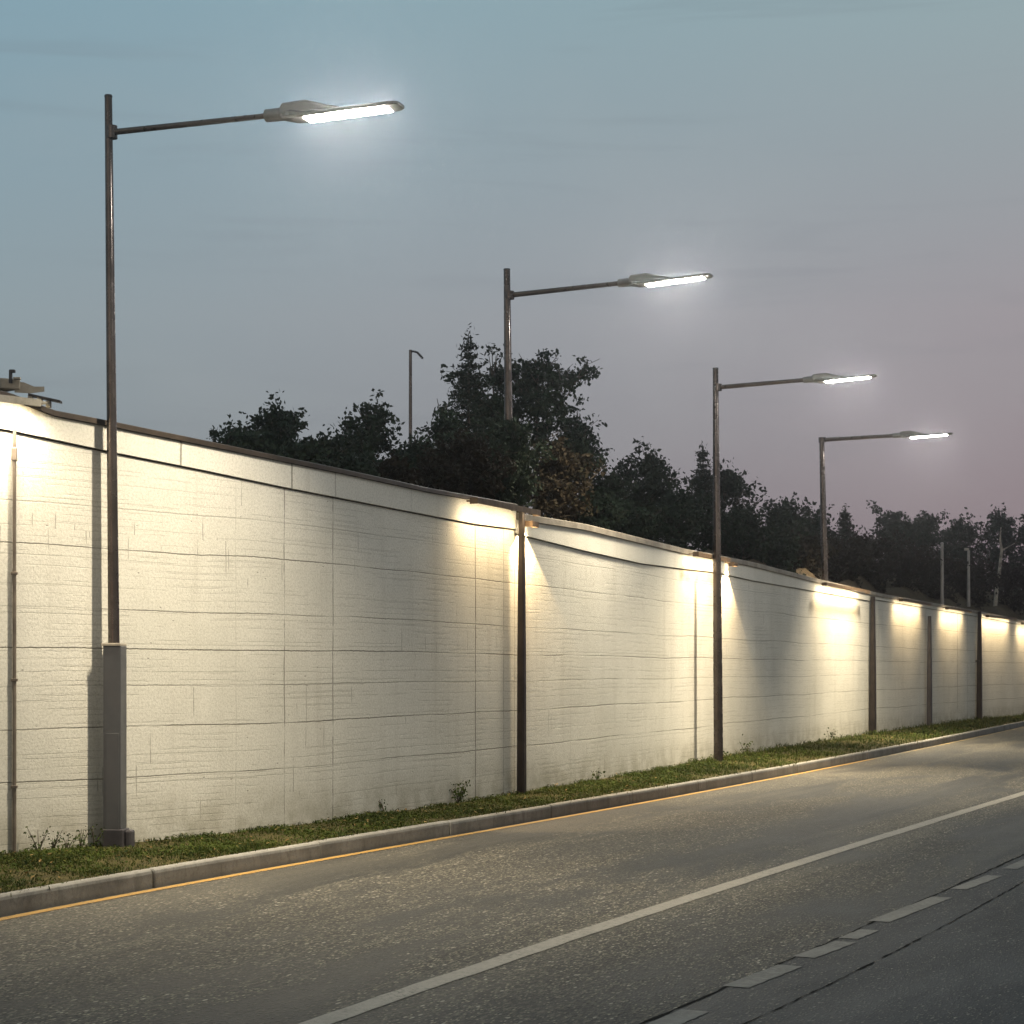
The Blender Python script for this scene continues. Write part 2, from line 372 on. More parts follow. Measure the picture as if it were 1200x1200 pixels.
# kerb: stones with open joints, one sheet of stones
def kerb_mesh():
    P = resample(KALL, 0.5); N, S = path_frame(P)
    prof = [(0.0, -0.04), (0.0, 0.115), (-0.006, 0.135), (-0.022, 0.148), (-0.040, 0.150), (-0.080, 0.149), (-0.095, 0.144), (-0.095, -0.04)]
    u0 = float(np.interp(0, [0], [0]))
    L = 2.6; V = []; Fc = []; np_ = len(prof)
    # phase so that a joint falls where the photograph shows one
    pj = kerb_pt(176); sj = min(range(len(P)), key=lambda i: (P[i] - pj).length); phase = S[sj] % L
    Sarr = np.array(S); Parr = np.array([[p.x, p.y] for p in P]); Narr = np.array([[n.x, n.y] for n in N])
    s = phase - L
    jr = random.Random(3)
    while s < S[-1]:
        a, b_ = max(s + 0.008, 0), min(s + L - 0.008, S[-1]); s += L
        if b_ - a < 0.3: continue
        q = [a, a + 0.012] + list(np.linspace(a, b_, 7)[1:-1]) + [b_ - 0.012, b_]; base = len(V); dz = jr.uniform(-.003, .003); dn = jr.uniform(-.004, .004)
        for qi, x in enumerate(q):
            px = np.interp(x, Sarr, Parr[:,0]); py = np.interp(x, Sarr, Parr[:,1]); nx = np.interp(x, Sarr, Narr[:,0]); ny = np.interp(x, Sarr, Narr[:,1])
            e = -0.008 if qi in (0, len(q) - 1) else 0.0
            for o, z in prof: V.append((px + nx * (o + dn + e), py + ny * (o + dn + e), z + (e + dz if z > 0.1 else 0)))
        m_ = len(q)
        for i in range(m_ - 1):
            for k in range(np_ - 1): Fc.append((base + i * np_ + k, base + i * np_ + k + 1, base + (i + 1) * np_ + k + 1, base + (i + 1) * np_ + k))
        Fc.append(tuple(base + k for k in range(np_))); Fc.append(tuple(base + (m_ - 1) * np_ + k for k in range(np_ - 1, -1, -1)))
    o = mesh_obj('kerb', V, Fc, M['kerb']); o['kind'] = 'structure'
    strip('kerb_joint_mortar', P, N, S, [-0.010, -0.014, -0.085], [-0.03, 0.128, 0.130], M['soil'])
kerb_mesh()

# lines painted on the road
def img_path(pts, deg, xs, z=0.0):
    a = np.array(pts, float); P = np.polynomial.Polynomial.fit(a[:,0], a[:,1], deg)
    return [ground(x, float(ext(P, x, a[0,0], a[-1,0])), z) for x in xs]
def line_strip(name, P, w, z, mat, ragged=0.0):
    N, S = path_frame(P); V = []; UV = []; Fc = []; r = random.Random(len(P))
    for i, p in enumerate(P):
        for o in (-w / 2, w / 2):
            q = p + N[i] * (o + r.uniform(-ragged, ragged)); V.append((q.x, q.y, z)); UV.append((S[i], o))
    for i in range(len(P) - 1): Fc.append((2 * i, 2 * i + 1, 2 * i + 3, 2 * i + 2))
    o = mesh_obj(name, V, Fc, mat, uvs=UV); o['kind'] = 'structure'; return o
WL = [(365,1201),(545,1140),(700,1091),(867,1033.5),(1033,977),(1200,932)]
wl = resample(img_path(WL, 2, list(np.arange(0, 1300, 20))), 0.4)
line_strip('white_lane_line', wl, 0.15, 0.004, M['white'], 0.006)
SEAM = [(700,1224),(775,1191),(933,1124),(1017,1082),(1117,1041),(1200,1002)]
sm = resample(img_path(SEAM, 2, list(np.arange(300, 1330, 20))), 0.25)
# newer, smoother paving on the far side of the seam
sN, sS = path_frame(sm)
sm_ext = [sm[0] + (sm[0] - sm[1]).normalized() * 8] + sm + [sm[-1] + (sm[-1] - sm[-2]).normalized() * 30]
sN2, sS2 = path_frame(sm_ext)
strip('second_lane', sm_ext, sN2, sS2, [0.0, 1, 3, 8, 24], [0.004] * 5, M['lane'])
line_strip('tar_seam', resample(sm, 0.1), 0.018, 0.0065, M['tar'], 0.010)
S2 = [(860,1205),(933,1176),(967,1158),(1075,1100),(1200,1035)]
line_strip('road_crack', resample(img_path(S2, 2, list(np.arange(840, 1320, 12))), 0.08), 0.009, 0.008, M['tar'], 0.007)
def dash(x0, y0, x1, y1, w, worn=False):
    a, b = ground(x0, y0), ground(x1, y1); n = 9
    line_strip('lane_dash', [a.lerp(b, i / n) for i in range(n + 1)], w, 0.008, M['dash'], 0.005 if not worn else 0.012)
for q in ((775, 1203, 815, 1186, .15), (862, 1158, 926, 1133, .15), (942, 1123, 991, 1105, .14), (994, 1101, 1019, 1091, .13), (1030, 1081, 1104, 1052.5, .15), (1123, 1043, 1166, 1027, .13), (1183, 1019, 1235, 997, .13)):
    dash(*q)

# verge between kerb and wall
def verge_pt(x, f):                         # f = 0 at the kerb, 1 at the wall; both ends share the image column
    a = kerb_pt(x); k = min(range(len(KX)), key=lambda i: abs(KX[i] - x)) + len(KPL)
    a = a - KN[k] * 0.092; b = wall_pt(x); p = a.lerp(b, f)
    p.z = 0.135 + 0.005 * f + 0.012 * math.sin(math.pi * min(f, 1)) * (0.6 + 0.4 * math.sin(p.x * 2.1 + p.y * .9))
    return p
VX = list(np.arange(-210, 1300, 5.0)); V = []; Fc = []; nf = 7
for x in VX:
    for k in range(nf): V.append(verge_pt(x, -0.02 + 1.1 * k / (nf - 1)))
for i in range(len(VX) - 1):
    for k in range(nf - 1): Fc.append((i * nf + k, (i + 1) * nf + k, (i + 1) * nf + k + 1, i * nf + k + 1))
o = mesh_obj('verge', V, Fc, M['soil'], smooth=True); o['kind'] = 'structure'

def grass():
    V = []; Fc = []; V2 = []; F2 = []; r = random.Random(11)
    def blade(p, h, w, lean, az):
        dx, dy = math.cos(az), math.sin(az); sx, sy = -dy * w, dx * w; n = len(V)
        x, y, z = p
        V.extend([(x - sx, y - sy, z - .01), (x + sx, y + sy, z - .01), (x + dx * lean * .35 + sx * .7, y + dy * lean * .35 + sy * .7, z + h * .6), (x + dx * lean * .35 - sx * .7, y + dy * lean * .35 - sy * .7, z + h * .6), (x + dx * lean, y + dy * lean, z + h)])
        Fc.extend([(n, n + 1, n + 2, n + 3), (n + 3, n + 2, n + 4)])
    cnt = 0
    while cnt < 46000:
        x = r.uniform(-90, 1240); f = r.uniform(-.03, 1.0); p = verge_pt_fast(x, f)
        den = 0.5 + 0.5 * math.sin(p.x * 3.1 + 1.3 * math.sin(p.y * 1.7)) * math.sin(p.y * 2.3 + p.x)
        if r.random() > 0.16 + 1.0 * den: continue
        if f < 0.10 and r.random() < 0.35: continue
        far = 1 + max(0, p.y - 17) / 30
        tall = (0.6 + 0.7 * den) * (1.15 if f > .9 else 1.0) * (1.0 if x < 740 else min(1.7, 1.0 + (x - 740) / 120))
        h = r.uniform(.014, .046) * tall * (1 + .25 * (far - 1))
        for _ in range(2):
            q = (p.x + r.gauss(0, .02), p.y + r.gauss(0, .03), p.z)
            blade(q, h * r.uniform(.7, 1.2), r.uniform(.0025, .005) * far, h * r.uniform(.5, 1.8), r.uniform(0, 6.283))
            cnt += 1
        if r.random() < .016:                 # fallen leaves and straw
            n = len(V2); a = r.uniform(0, 6.283); w = r.uniform(.010, .028) * far; z = p.z + h * .9 + .004; c, s_ = math.cos(a) * w, math.sin(a) * w; tl = r.uniform(-.012, .012)
            V2.extend([(p.x + c, p.y + s_, z + tl), (p.x - s_ * .5, p.y + c * .5, z), (p.x - c, p.y - s_, z - tl), (p.x + s_ * .5, p.y - c * .5, z + .004)]); F2.append((n, n + 1, n + 2, n + 3))
        if r.random() < .32:                  # clover leaves
            n = len(V); a = r.uniform(0, 6.283); w = r.uniform(.009, .018) * far; z = p.z + h * .8; c, s_ = math.cos(a) * w, math.sin(a) * w; tl = r.uniform(-.01, .01)
            V.extend([(p.x + c, p.y + s_, z + tl), (p.x - s_, p.y + c, z), (p.x - c, p.y - s_, z - tl), (p.x + s_, p.y - c, z + .004)]); Fc.append((n, n + 1, n + 2, n + 3))
    o = mesh_obj('grass', V, Fc, M['grass']); tag(o, 'short green and straw coloured grass on the verge between kerb and wall', 'grass', kind='stuff')
    o = mesh_obj('fallen_leaves', V2, F2, M['litter']); tag(o, 'small dead leaves and straw scattered over the verge grass', 'fallen leaves', kind='stuff')
_vc = {}
def verge_pt_fast(x, f):
    i = int((x + 210) // 5); i = max(0, min(len(VX) - 2, i)); w = (x - VX[i]) / 5.0
    if i not in _vc:
        a = [verge_pt(VX[i], q / 8) for q in range(9)]; b = [verge_pt(VX[i + 1], q / 8) for q in range(9)]; _vc[i] = (a, b)
    a, b = _vc[i]; g = min(7, int(f * 8)); fr = f * 8 - g
    return a[g].lerp(a[g + 1], fr).lerp(b[g].lerp(b[g + 1], fr), w)
grass()

# ------------------------------------------------------------------ retaining wall
TOP = [(-220, 446), (0, 458), (15, 463), (60, 481), (118, 492), (133, 495), (250, 519), (400, 550), (500, 572), (567, 584), (602.9, 591), (603.1, 601), (683, 614), (800, 643), (837, 650), (877, 658), (967, 681), (1033, 696), (1143, 715.5), (1200, 727), (1300, 748)]
FAS = [(-220, 488), (0, 502), (15, 505), (118, 527), (137, 531), (233, 550), (333, 571), (400, 584), (467, 597), (553, 613.5), (602.9, 620), (603.1, 625), (683, 645), (750, 660), (800, 666.5), (840, 671), (880, 680), (967, 695), (1018, 704), (1022, 702), (1143, 722), (1200, 733), (1300, 753)]
def top_z(x): return wall_z(x, interp(TOP, x))
def fas_z(x): return wall_z(x, interp(FAS, x))
wall_root = empty('retaining_wall', wall_pt(300), 'long white painted concrete retaining wall with plain top band and coping, beside the road', 'wall')
SECT = [-220, 14, 603, 840, 1018, 1085, 1143, 1300]
def stations(a, b):
    n = max(2, int((b - a) / 8)); return [a + (b - a) * i / n for i in range(n + 1)]
def wall_slab(name, a, b, zlo, zhi, off, thick, mat, eps=0.15):
    xs = stations(a + eps, b - eps); V = []; UV = []; Fc = []
    for x in xs:
        p = wall_pt(x); n = wall_n(x); u = wall_u(x); lo, hi = zlo(x), zhi(x)
        c = 0.008
        for o, z in ((off, lo), (off, hi - c), (off - c, hi), (off - thick, hi), (off - thick, lo)):
            q = p + n * o; V.append((q.x, q.y, z)); UV.append((u, z - VZ))
    k = 5
    for i in range(len(xs) - 1):
        for j in range(k): Fc.append((i * k + j, (i + 1) * k + j, (i + 1) * k + (j + 1) % k, i * k + (j + 1) % k))
    Fc.append(tuple(range(k))); Fc.append(tuple((len(xs) - 1) * k + j for j in range(k - 1, -1, -1)))
    return mesh_obj(name, V, Fc, mat, wall_root, uvs=UV)
for a, b in zip(SECT[:-1], SECT[1:]):
    ctop = 0.05 if b <= 603 else 0.085
    wall_slab('wall_panel', a, b, lambda x: -0.1, lambda x: fas_z(x) - 0.012, 0.0, 0.30, M['wall'])
    wall_slab('fascia_band', a, b, lambda x: fas_z(x), lambda x: top_z(x) - ctop, 0.022, 0.32, M['fascia'])
    wall_slab('coping', a, b, lambda x: top_z(x) - ctop + 0.002, top_z, 0.045, 0.45, M['coping_dark'] if b <= 603 else M['coping_pale'])
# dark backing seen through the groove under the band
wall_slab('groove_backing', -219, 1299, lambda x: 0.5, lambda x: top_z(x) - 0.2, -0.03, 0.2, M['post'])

# terrain behind the wall
TO = [0.28, 1.2, 3, 6, 10, 16, 26, 60]
def rise(x): return float(np.interp(x, [-220, 250, 700, 950, 1300], [0.0, 0.02, 0.05, 0.10, 0.10]))
def terrain_z(x, o):
    z = top_z(x) - 0.16 + rise(x) * min(o, 16) + 0.12 * math.sin(x * .11 + o * 1.7) * min(1, o / 3)
    return z
def behind(x, o):
    """point o metres behind the wall, in the image column x"""
    p = wall_pt(x); d = p.y + o; return Vector(((x - 600) / F * d, d, terrain_z(x, o)))
V = []; Fc = []; TX = list(np.arange(-220, 1301, 10.0))
for x in TX:
    for o in TO: V.append(behind(x, o))
n = len(TO)
for i in range(len(TX) - 1):
    for k in range(n - 1): Fc.append((i * n + k, i * n + k + 1, (i + 1) * n + k + 1, (i + 1) * n + k))
o = mesh_obj('terrain', V, Fc, M['bank'], smooth=True); o['kind'] = 'structure'

# ------------------------------------------------------------------ street lamps
def area_throw(name, c, ax, sd, up, lx, ly, power, spread, parent, col):
    L = bpy.data.lights.new(name, 'AREA'); L.shape = 'RECTANGLE'; L.size = lx; L.size_y = ly; L.energy = power; L.color = col; L.spread = math.radians(spread)
    o = bpy.data.objects.new(name, L); link(o, parent); o.location = Vector(c) - parent_origin(parent)
    o.rotation_euler = Matrix((ax, up.cross(ax), up)).transposed().to_euler(); return o
def street_lamp(label, base, top, arm0, tip, d, r_bot, r_top, base_pt=None, cabinet=False, throw=300):
    B = at(base[0], base[1], d) if base_pt is None else base_pt
    Tp = at(top[0], top[1], d)
    root = empty('street_lamp', B, label, 'street lamp', 'street lamps along the wall')
    axis = Tp - B
    z0 = 0.0
    MB().tube([B + axis * k for k in (0, .27, .6, 1)], [r_bot, r_bot * .9 + r_top * .1, (r_bot + r_top) / 2, r_top], 20).build('pole', M['pole'], root, True)
    MB().tube([Tp - axis.normalized() * .004, Tp + axis.normalized() * .012], [r_top * 1.1, r_top * 1.0], 20).build('pole_cap', M['pole'], root, True)
    A = at(arm0[0], arm0[1], d)
    # solve the tip depth so that the arm points 20 degrees towards the road side
    dd = d
    for _ in range(20):
        T = at(tip[0], tip[1], dd); dd = d - math.tan(math.radians(20)) * (T.x - A.x)
    T = at(tip[0], tip[1], dd); L = (T - A).length
    ax = (T - A).normalized(); sd = ax.cross(Z3).normalized(); up = sd.cross(ax).normalized()   # sd points at the camera side
    a_end = 0.555 * L
    ra = r_top * .82
    MB().tube([A + ax * (0.02), A + ax * a_end], [ra, ra * .85], 16).build('arm', M['arm'], root, True)
    MB().tube([A - axis.normalized() * .055, A + axis.normalized() * .055], [r_top * 1.5, r_top * 1.5], 20).build('clamp', M['pole'], root, True)
    s = L / 2.55
    # luminaire head: socket, raised driver box, flat panel with a rounded tip
    C = A + ax * a_end
    lum = MB()
    def prism(secs):
        """secs: (distance along arm, half width, z low, z high) -> one lofted shell"""
        V = []; Fc = []; k = 8
        for t, w, lo, hi in secs:
            ch = min(.018 * s, (hi - lo) * .3, w * .4)
            for y, z in ((-w, lo + ch), (-w + ch, lo), (w - ch, lo), (w, lo + ch), (w, hi - ch), (w - ch, hi), (-w + ch, hi), (-w, hi - ch)):
                V.append(C + ax * t + sd * y + up * z)
        for i in range(len(secs) - 1):
            for j in range(k): Fc.append((i * k + j, i * k + (j + 1) % k, (i + 1) * k + (j + 1) % k, (i + 1) * k + j))
        Fc.append(tuple(range(k - 1, -1, -1))); Fc.append(tuple((len(secs) - 1) * k + j for j in range(k)))
        return V, Fc
    u = L - a_end                                     # length left for the head
    body = MB().add(*prism([(0.12 * u, .05 * s, -.048 * s, .03 * s), (.20 * u, .095 * s, -.062 * s, .005 * s), (.32 * u, .105 * s, -.062 * s, -.026 * s), (.60 * u, .11 * s, -.052 * s, -.022 * s), (.93 * u, .105 * s, -.044 * s, -.014 * s), (.975 * u, .095 * s, -.041 * s, -.014), (1.0 * u, .065 * s, -.036 * s, -.014 * s)]))
    lm = body.build('luminaire', M['lum'], root)
    MB().tube([C - ax * .02, C + ax * .15 * u], [.050 * s, .052 * s], 18).build('socket', M['lum'], lm, True)
    MB().add(*prism([(.11 * u, .06 * s, -.03 * s, .05 * s), (.13 * u, .075 * s, -.03 * s, .070 * s), (.31 * u, .08 * s, -.03 * s, .076 * s), (.47 * u, .08 * s, -.03 * s, .02 * s), (.56 * u, .075 * s, -.03 * s, -.004 * s)])).build('driver_box', M['lum'], lm)
    # lit LED panel on the underside
    hz = -.058 * s; V = [C + ax * t * u + sd * y * s + up * z for t, y, z in ((.30, -.074, -.068 * s), (.30, .074, -.068 * s), (.91, .074, -.049 * s), (.91, -.074, -.049 * s))]
    Vt = [v + up * .006 for v in V]
    MB().add(V + Vt, [(0, 3, 2, 1), (0, 1, 5, 4), (1, 2, 6, 5), (2, 3, 7, 6), (3, 0, 4, 7)]).build('led_panel', M['lens'], lm)
    area_throw('led_throw', C + ax * .6 * u - up * .085 * s, ax, sd, up, .6 * u, .14, throw, 106, lm, (1.0, .84, .57))
    if cabinet:
        hx = .080; rot = math.radians(-8); cx = Vector((math.cos(rot), math.sin(rot), 0)); cy = Vector((-cx.y, cx.x, 0))
        zt = at(136, 757, d).z; zp = at(136, 971, d).z; zb = VZ - .05; lean = (axis.x / axis.z)
        def cc(z): return Vector((B.x + (z - B.z) * lean, B.y, z))
        cab = MB().box(cc((zt + zp) / 2), cx, cy, Z3, hx, hx, (zt - zp) / 2, .006).build('base_cabinet', M['cabinet'], root)
        MB().box(cc(zt + .012), cx, cy, Z3, hx + .006, hx + .006, .012, .004).build('cap_plate', M['cap'], cab)
        MB().box(cc((zp + .5) / 2 + .16) + cx * 0 - cy * (hx + .001), cx, cy, Z3, hx * .72, .004, (zt - zp) * .36, .002).build('access_door', M['cabinet'], cab)
        pl = MB().box(cc((zp + zb) / 2), cx, cy, Z3, hx + .012, hx + .012, (zp - zb) / 2, .008).build('plinth', M['plinth'], root)
        MB().box(cc(zb + .11) + cx * (hx + .045), (cx + Z3 * -.0).normalized(), cy, Z3, .035, .05, .09, .02).build('anchor_bracket', M['plinth'], pl)
    return root
street_lamp('nearest and tallest street lamp, with square grey base cabinet, in front of the wall', (136, 992), (127, 113), (131, 155), (470, 119), F * (CAMH - VZ) / (992 - HOR), .052, .033, cabinet=True)
b2 = behind(597, 3.4); street_lamp('street lamp whose pole disappears into the leaves of the tallest tree', None, (594, 316), (597, 346), (834, 320), b2.y, .062, .046, base_pt=b2)
street_lamp('street lamp with slim pole in front of the wall, wall lamp beside it', (842, 894), (838.5, 432), (841, 454), (1027, 438), F * (CAMH - VZ) / (894 - HOR), .078, .046, throw=480)
b4 = behind(966.5, 1.6); street_lamp('farthest street lamp, arm bent straight from its pole top, standing behind the coping', None, (963, 515), (963.5, 515.5), (1116, 506.5), b4.y, .075, .055, base_pt=b4, throw=620)

# small unlit poles beyond the wall
def small_pole(name, label, cat, x, ytop, d, r, mat, head=None):
    zb = terrain_z(x, max(d - wall_pt(x).y, .3)); B = Vector(((x - 600) / F * d, d, zb)); T = at(x, ytop, d)
    root = empty(name, B, label, cat)
    MB().tube([B, T], [r * 1.15, r * .85], 12).build('pole', mat, root, True)
    if head == 'arm':
        e = T + Vector((.13, -.02, -.05)); e2 = T + Vector((.24, -.04, -.17))
        MB().tube([T + Vector((0, 0, -.03)), T + Vector((.06, -.01, -.03)), e], [.022, .02, .02], 8).build('arm', mat, root, True)
        MB().box((e + e2) / 2, (e2 - e).normalized(), Y3, (e2 - e).normalized().cross(Y3), .085, .04, .02, .008).build('lamp_head', M['black'], root)
    if head == 'ball':
        MB().box(T + Vector((-.06, 0, .03)), X3, Y3, Z3, .07, .05, .04, .02).build('lamp_head', M['cap'], root)
    if head == 'cap':
        MB().tube([T, T + Z3 * .04], [r * 1.1, r * .6], 12).build('pole_cap', mat, root, True)
    return root
small_pole('lamp_post', 'thin distant lamp post with short drooping arm, standing alone above the bushes', 'lamp post', 481, 410, 38, .035, M['pole'], 'arm')
M['galv'] = simple('galvanised_pole', (0.26, 0.25, 0.24), (0.40, 0.38, 0.36), 3, 0.45, 0.5, 0.1)
small_pole('utility_pole', 'plain pale grey metal pole rising behind the wall, right of the farthest street lamp', 'pole', 1104, 637, wall_pt(1104).y + 1.2, .05, M['galv'], 'cap')
small_pole('lamp_post', 'small pale lamp post with tiny head in front of dark trees at the far right', 'lamp post', 1135, 645, wall_pt(1135).y + 4.0, .05, M['galv'], 'ball')

# ------------------------------------------------------------------ posts and pipes on the wall face
def wall_post(name, label, x, w, out, ztop=None, zbot=None, mat=None, group=None, strap=False):
    p = wall_pt(x); n = wall_n(x); t = wall_t(x); zt = (top_z(x) - .02) if ztop is None else ztop; zb = VZ - .05 if zbot is None else zbot
    root = empty(name, Vector((p.x, p.y, max(zb, VZ))) + n * (out + .022), label, 'post' if 'post' in name else 'pipe', group)
    V = []; Fc = []
    k = 8
    for z, ww in ((zb, w * 1.12), (zb + (zt - zb) * .5, w), (zt, w * .72)):
        c = p + n * (.10 + out)
        for a, b_ in ((-1, -.7), (-.7, -1), (.7, -1), (1, -.7), (1, .7), (.7, 1), (-.7, 1), (-1, .7)):
            q = c + t * (a * ww / 2 ) + n * (b_ * ww / 2 * .9); V.append((q.x, q.y, z))
    for i in range(2):
        for j in range(k): Fc.append((i * k + j, i * k + (j + 1) % k, (i + 1) * k + (j + 1) % k, (i + 1) * k + j))
    Fc.append(tuple(range(k - 1, -1, -1))); Fc.append(tuple(2 * k + j for j in range(k)))
    mesh_obj('shaft', V, Fc, mat or M['post'], root)
    if strap:
        m = MB()
        for f in (.55,):
            z = zb + (zt - zb) * f; m = MB(); m.box(p + n * (.06 + out / 2) + Z3 * z - Z3 * p.z, t, n, Z3, w * .62, .062 + out / 2, .02, .004); m.build('wall_bracket', mat or M['post'], root)
    return root
G1 = 'dark posts standing against the wall'
# sizes across the picture: t is oblique, so the visible width is mostly the side facing the camera
wall_post('wall_post', 'dark brown post against the wall below the tallest tree, topped by a small lamp bracket', 602.5, .10, .0, group=G1)
wall_post('wall_post', 'nearly black full height wall post, next one right of the slim lamp pole', 1018, .15, .0, group=G1, ztop=wall_z(1018, 699))
wall_post('wall_post', 'dark post on the lower half of the wall, its shaft carried up in place of a vertical shadow', 1085, .13, .0, group=G1, ztop=wall_z(1085, 722), mat=M['plinth'])  # upper half of this shaft stands in for the shade above the post
wall_post('wall_post', 'farthest dark post, full height, at the right end of the wall', 1144, .15, .0, group=G1, strap=True)
def conduit():
    x = 14.5; p = wall_pt(x); n = wall_n(x); c = p + n * .03
    root = empty('conduit_pipe', (c.x, c.y, VZ), 'thin grey brown conduit running down the wall at the far left', 'pipe')
    zt = top_z(x) - .12
    pts = [Vector((c.x, c.y, VZ - .03)), Vector((c.x, c.y, 2.0)), Vector((c.x, c.y, fas_z(x) - .12)), Vector((c.x + .01, c.y - .03, fas_z(x) + .04)), Vector((c.x + .05, c.y - .035, zt))]
    MB().tube(pts, [.017, .017, .016, .013, .013], 10).build('pipe', M['conduit'], root, True)
    MB().box(Vector((c.x, c.y, fas_z(x) - .20)), X3, Y3, Z3, .022, .022, .055, .006).build('junction_box', M['conduit'], root)
    for z in (.7, 1.6, 2.5): MB().box(Vector((c.x, c.y, z)), X3, Y3, Z3, .026, .020, .012, .003).build('clip', M['conduit'], root)
conduit()

# ------------------------------------------------------------------ wall lamps
def spot(name, loc, direction, power, size_deg, blend, radius, parent, col=(1.0, 0.76, 0.42)):
    L = bpy.data.lights.new(name, 'SPOT'); L.energy = power; L.spot_size = math.radians(size_deg); L.spot_blend = blend; L.shadow_soft_size = radius; L.color = col
    o = bpy.data.objects.new(name, L); link(o, parent); o.location = Vector(loc) - parent_origin(parent)
    o.rotation_euler = direction.to_track_quat('-Z', 'Y').to_euler(); return o
def bar_light(name, loc, t, direction, length, power, parent, col, spread=180):
    L = bpy.data.lights.new(name, 'AREA'); L.shape = 'RECTANGLE'; L.size = length; L.size_y = .05; L.energy = power; L.color = col; L.spread = math.radians(spread)
    o = bpy.data.objects.new(name, L); link(o, parent); o.location = Vector(loc) - parent_origin(parent)
    zx = -direction.normalized(); xx = (t - zx * t.dot(zx)).normalized(); yx = zx.cross(xx)
    o.rotation_euler = Matrix((xx, yx, zx)).transposed().to_euler(); return o
def wall_lamp(label, x, power, length=1.1, out=.24, drop=.11, tilt=-.02, spread=135, col=(1.0, 0.70, 0.35), beam=None):
    p = wall_pt(x); n = wall_n(x); t = wall_t(x); z = top_z(x) - drop
    root = empty('wall_lamp', (p.x, p.y, z), label, 'wall lamp', 'small wall lamps under the coping')
    c = Vector((p.x, p.y, z)) + n * out; h = length / 2
    MB().box(c + Z3 * .030, t, n, Z3, h, .040, .012, .004).build('housing', M['fixture_dark'], root)
    MB().box(c + n * .046 + Z3 * .008, t, n, Z3, h, .006, .034, .002).build('glare_shield', M['fixture_dark'], root)
    for k in (-.7, .7): MB().box(Vector((p.x, p.y, z + .031)) + t * h * k + n * (.022 + (out - .06) / 2), t, n, Z3, .015, (out - .06) / 2, .008, .002).build('bracket', M['fixture_dark'], root)
    for k in (-1, 1): MB().box(c + t * (h + .005) * k + Z3 * .006, t, n, Z3, .005, .050, .036, .002).build('end_cap', M['fixture_dark'], root)
    MB().box(c + Z3 * .013, t, n, Z3, h * .94, .026, .004, .001).build('lens', M['wlens'], root)
    if beam:
        size, blend, side = beam
        spot('wall_lamp_beam', c - Z3 * .01, (Z3 * -1 + n * -.04 + t * side).normalized(), power, size, blend, .03, root, col)
    else:
        bar_light('wall_lamp_light', c + Z3 * .002, t, Z3 * -1 + n * tilt, length * .92, power, root, col, spread)
wall_lamp('wall lamp left of the brown post below the tallest tree', 572, 22, 2.0)
wall_lamp('wall lamp beside the slim street lamp pole, on its left', 818, 22, 2.1)
wall_lamp('wall lamp between the slim street lamp and the nearly black post', 980, 42, 4.6)
wall_lamp('wall lamp right of the nearly black post, in the first narrow bay', 1062, 38, 3.6)
wall_lamp('wall lamp in the second narrow bay, left of the farthest dark post', 1114, 37, 3.2)
wall_lamp('wall lamp just right of the farthest dark post', 1165, 44, 3.8)
wall_lamp('wall lamp at the right edge, the farthest one', 1206, 42, 3.4)
# beams that leave the post heads towards the right-hand bay
def post_beam(x, power, size, blend, side, label):
    wall_lamp(label, x, power, length=.22, out=.14, drop=.14, beam=(size, blend, side))
post_beam(611, 340, 108, .07, .03, 'small wall lamp tucked behind the head of the brown post below the tallest tree')
post_beam(850, 420, 100, .09, .03, 'small wall lamp just right of the slim street lamp pole')

def flood():
    x = 36; p = wall_pt(x); n = wall_n(x); t = wall_t(x); z = top_z(x)
    root = empty('floodlight', (p.x, p.y, z), 'beige floodlight box with black stalk on top of the wall at the far left', 'floodlight')
    c = Vector((p.x, p.y, z))
    d = p.y
    MB().box(at(5, 451, d + .1), (X3 * .95 - Z3 * .08).normalized(), n, Z3, .085, .10, .045, .012).build('housing', M['fixture'], root)
    rc = MB()
    rc.add([at(x_, y_, d + .1 + q) for q in (-.06, .08) for x_, y_ in ((17, 447), (28, 448), (40, 453), (52, 453), (52, 459), (36, 461), (17, 460))],
           [(0, 6, 5, 4, 3, 2, 1), tuple(range(7, 14))] + [(k, (k + 1) % 7, 7 + (k + 1) % 7, 7 + k) for k in range(7)])
    rc.build('rear_cover', M['fixture'], root)
    MB().box(at(53, 467, d - .02), (X3 - Z3 * .22).normalized(), Y3, Z3, .14, .04, .011, .004).build('visor', M['black'], root)
    for px, py in ((36, 467), (47, 470), (57, 474)): MB().box(at(px, py, d - .02), X3, Y3, Z3, .018, .035, .028, .005).build('mounting_foot', M['fixture'], root)
    st = MB().tube([at(12.5, 449, d), at(12.5, 434, d)], [.017, .015], 10).build('stalk', M['black'], root, True)
    MB().box(at(14.5, 435, d), X3, Y3, Z3, .024, .02, .013, .005).build('sensor_head', M['black'], st)
    MB().box(at(20, 443.5, d), X3, Y3, Z3, .03, .02, .01, .004).build('arm_clip', M['fixture'], st)
    L0 = c + n * .17 - Z3 * .04 + t * -.35
    MB().box(L0 + Z3 * .022, t, n, Z3, .30, .05, .014, .005).build('lamp_tray', M['fixture'], root)
    MB().box(L0 + Z3 * .006, t, n, Z3, .28, .035, .003, .001).build('lens', M['wlens'], root)
    MB().box(c + n * .13 - Z3 * .02, t, n, Z3, .03, .07, .010, .003).build('tray_arm', M['fixture'], root)
    MB().box(L0 + n * .056 + Z3 * .008, t, n, Z3, .30, .006, .030, .002).build('glare_shield', M['fixture'], root)
    bar_light('floodlight_light', L0 - Z3 * .004, t, Z3 * -1 - n * .12, 0.6, 29, root, (1.0, .85, .62), 140)
flood()

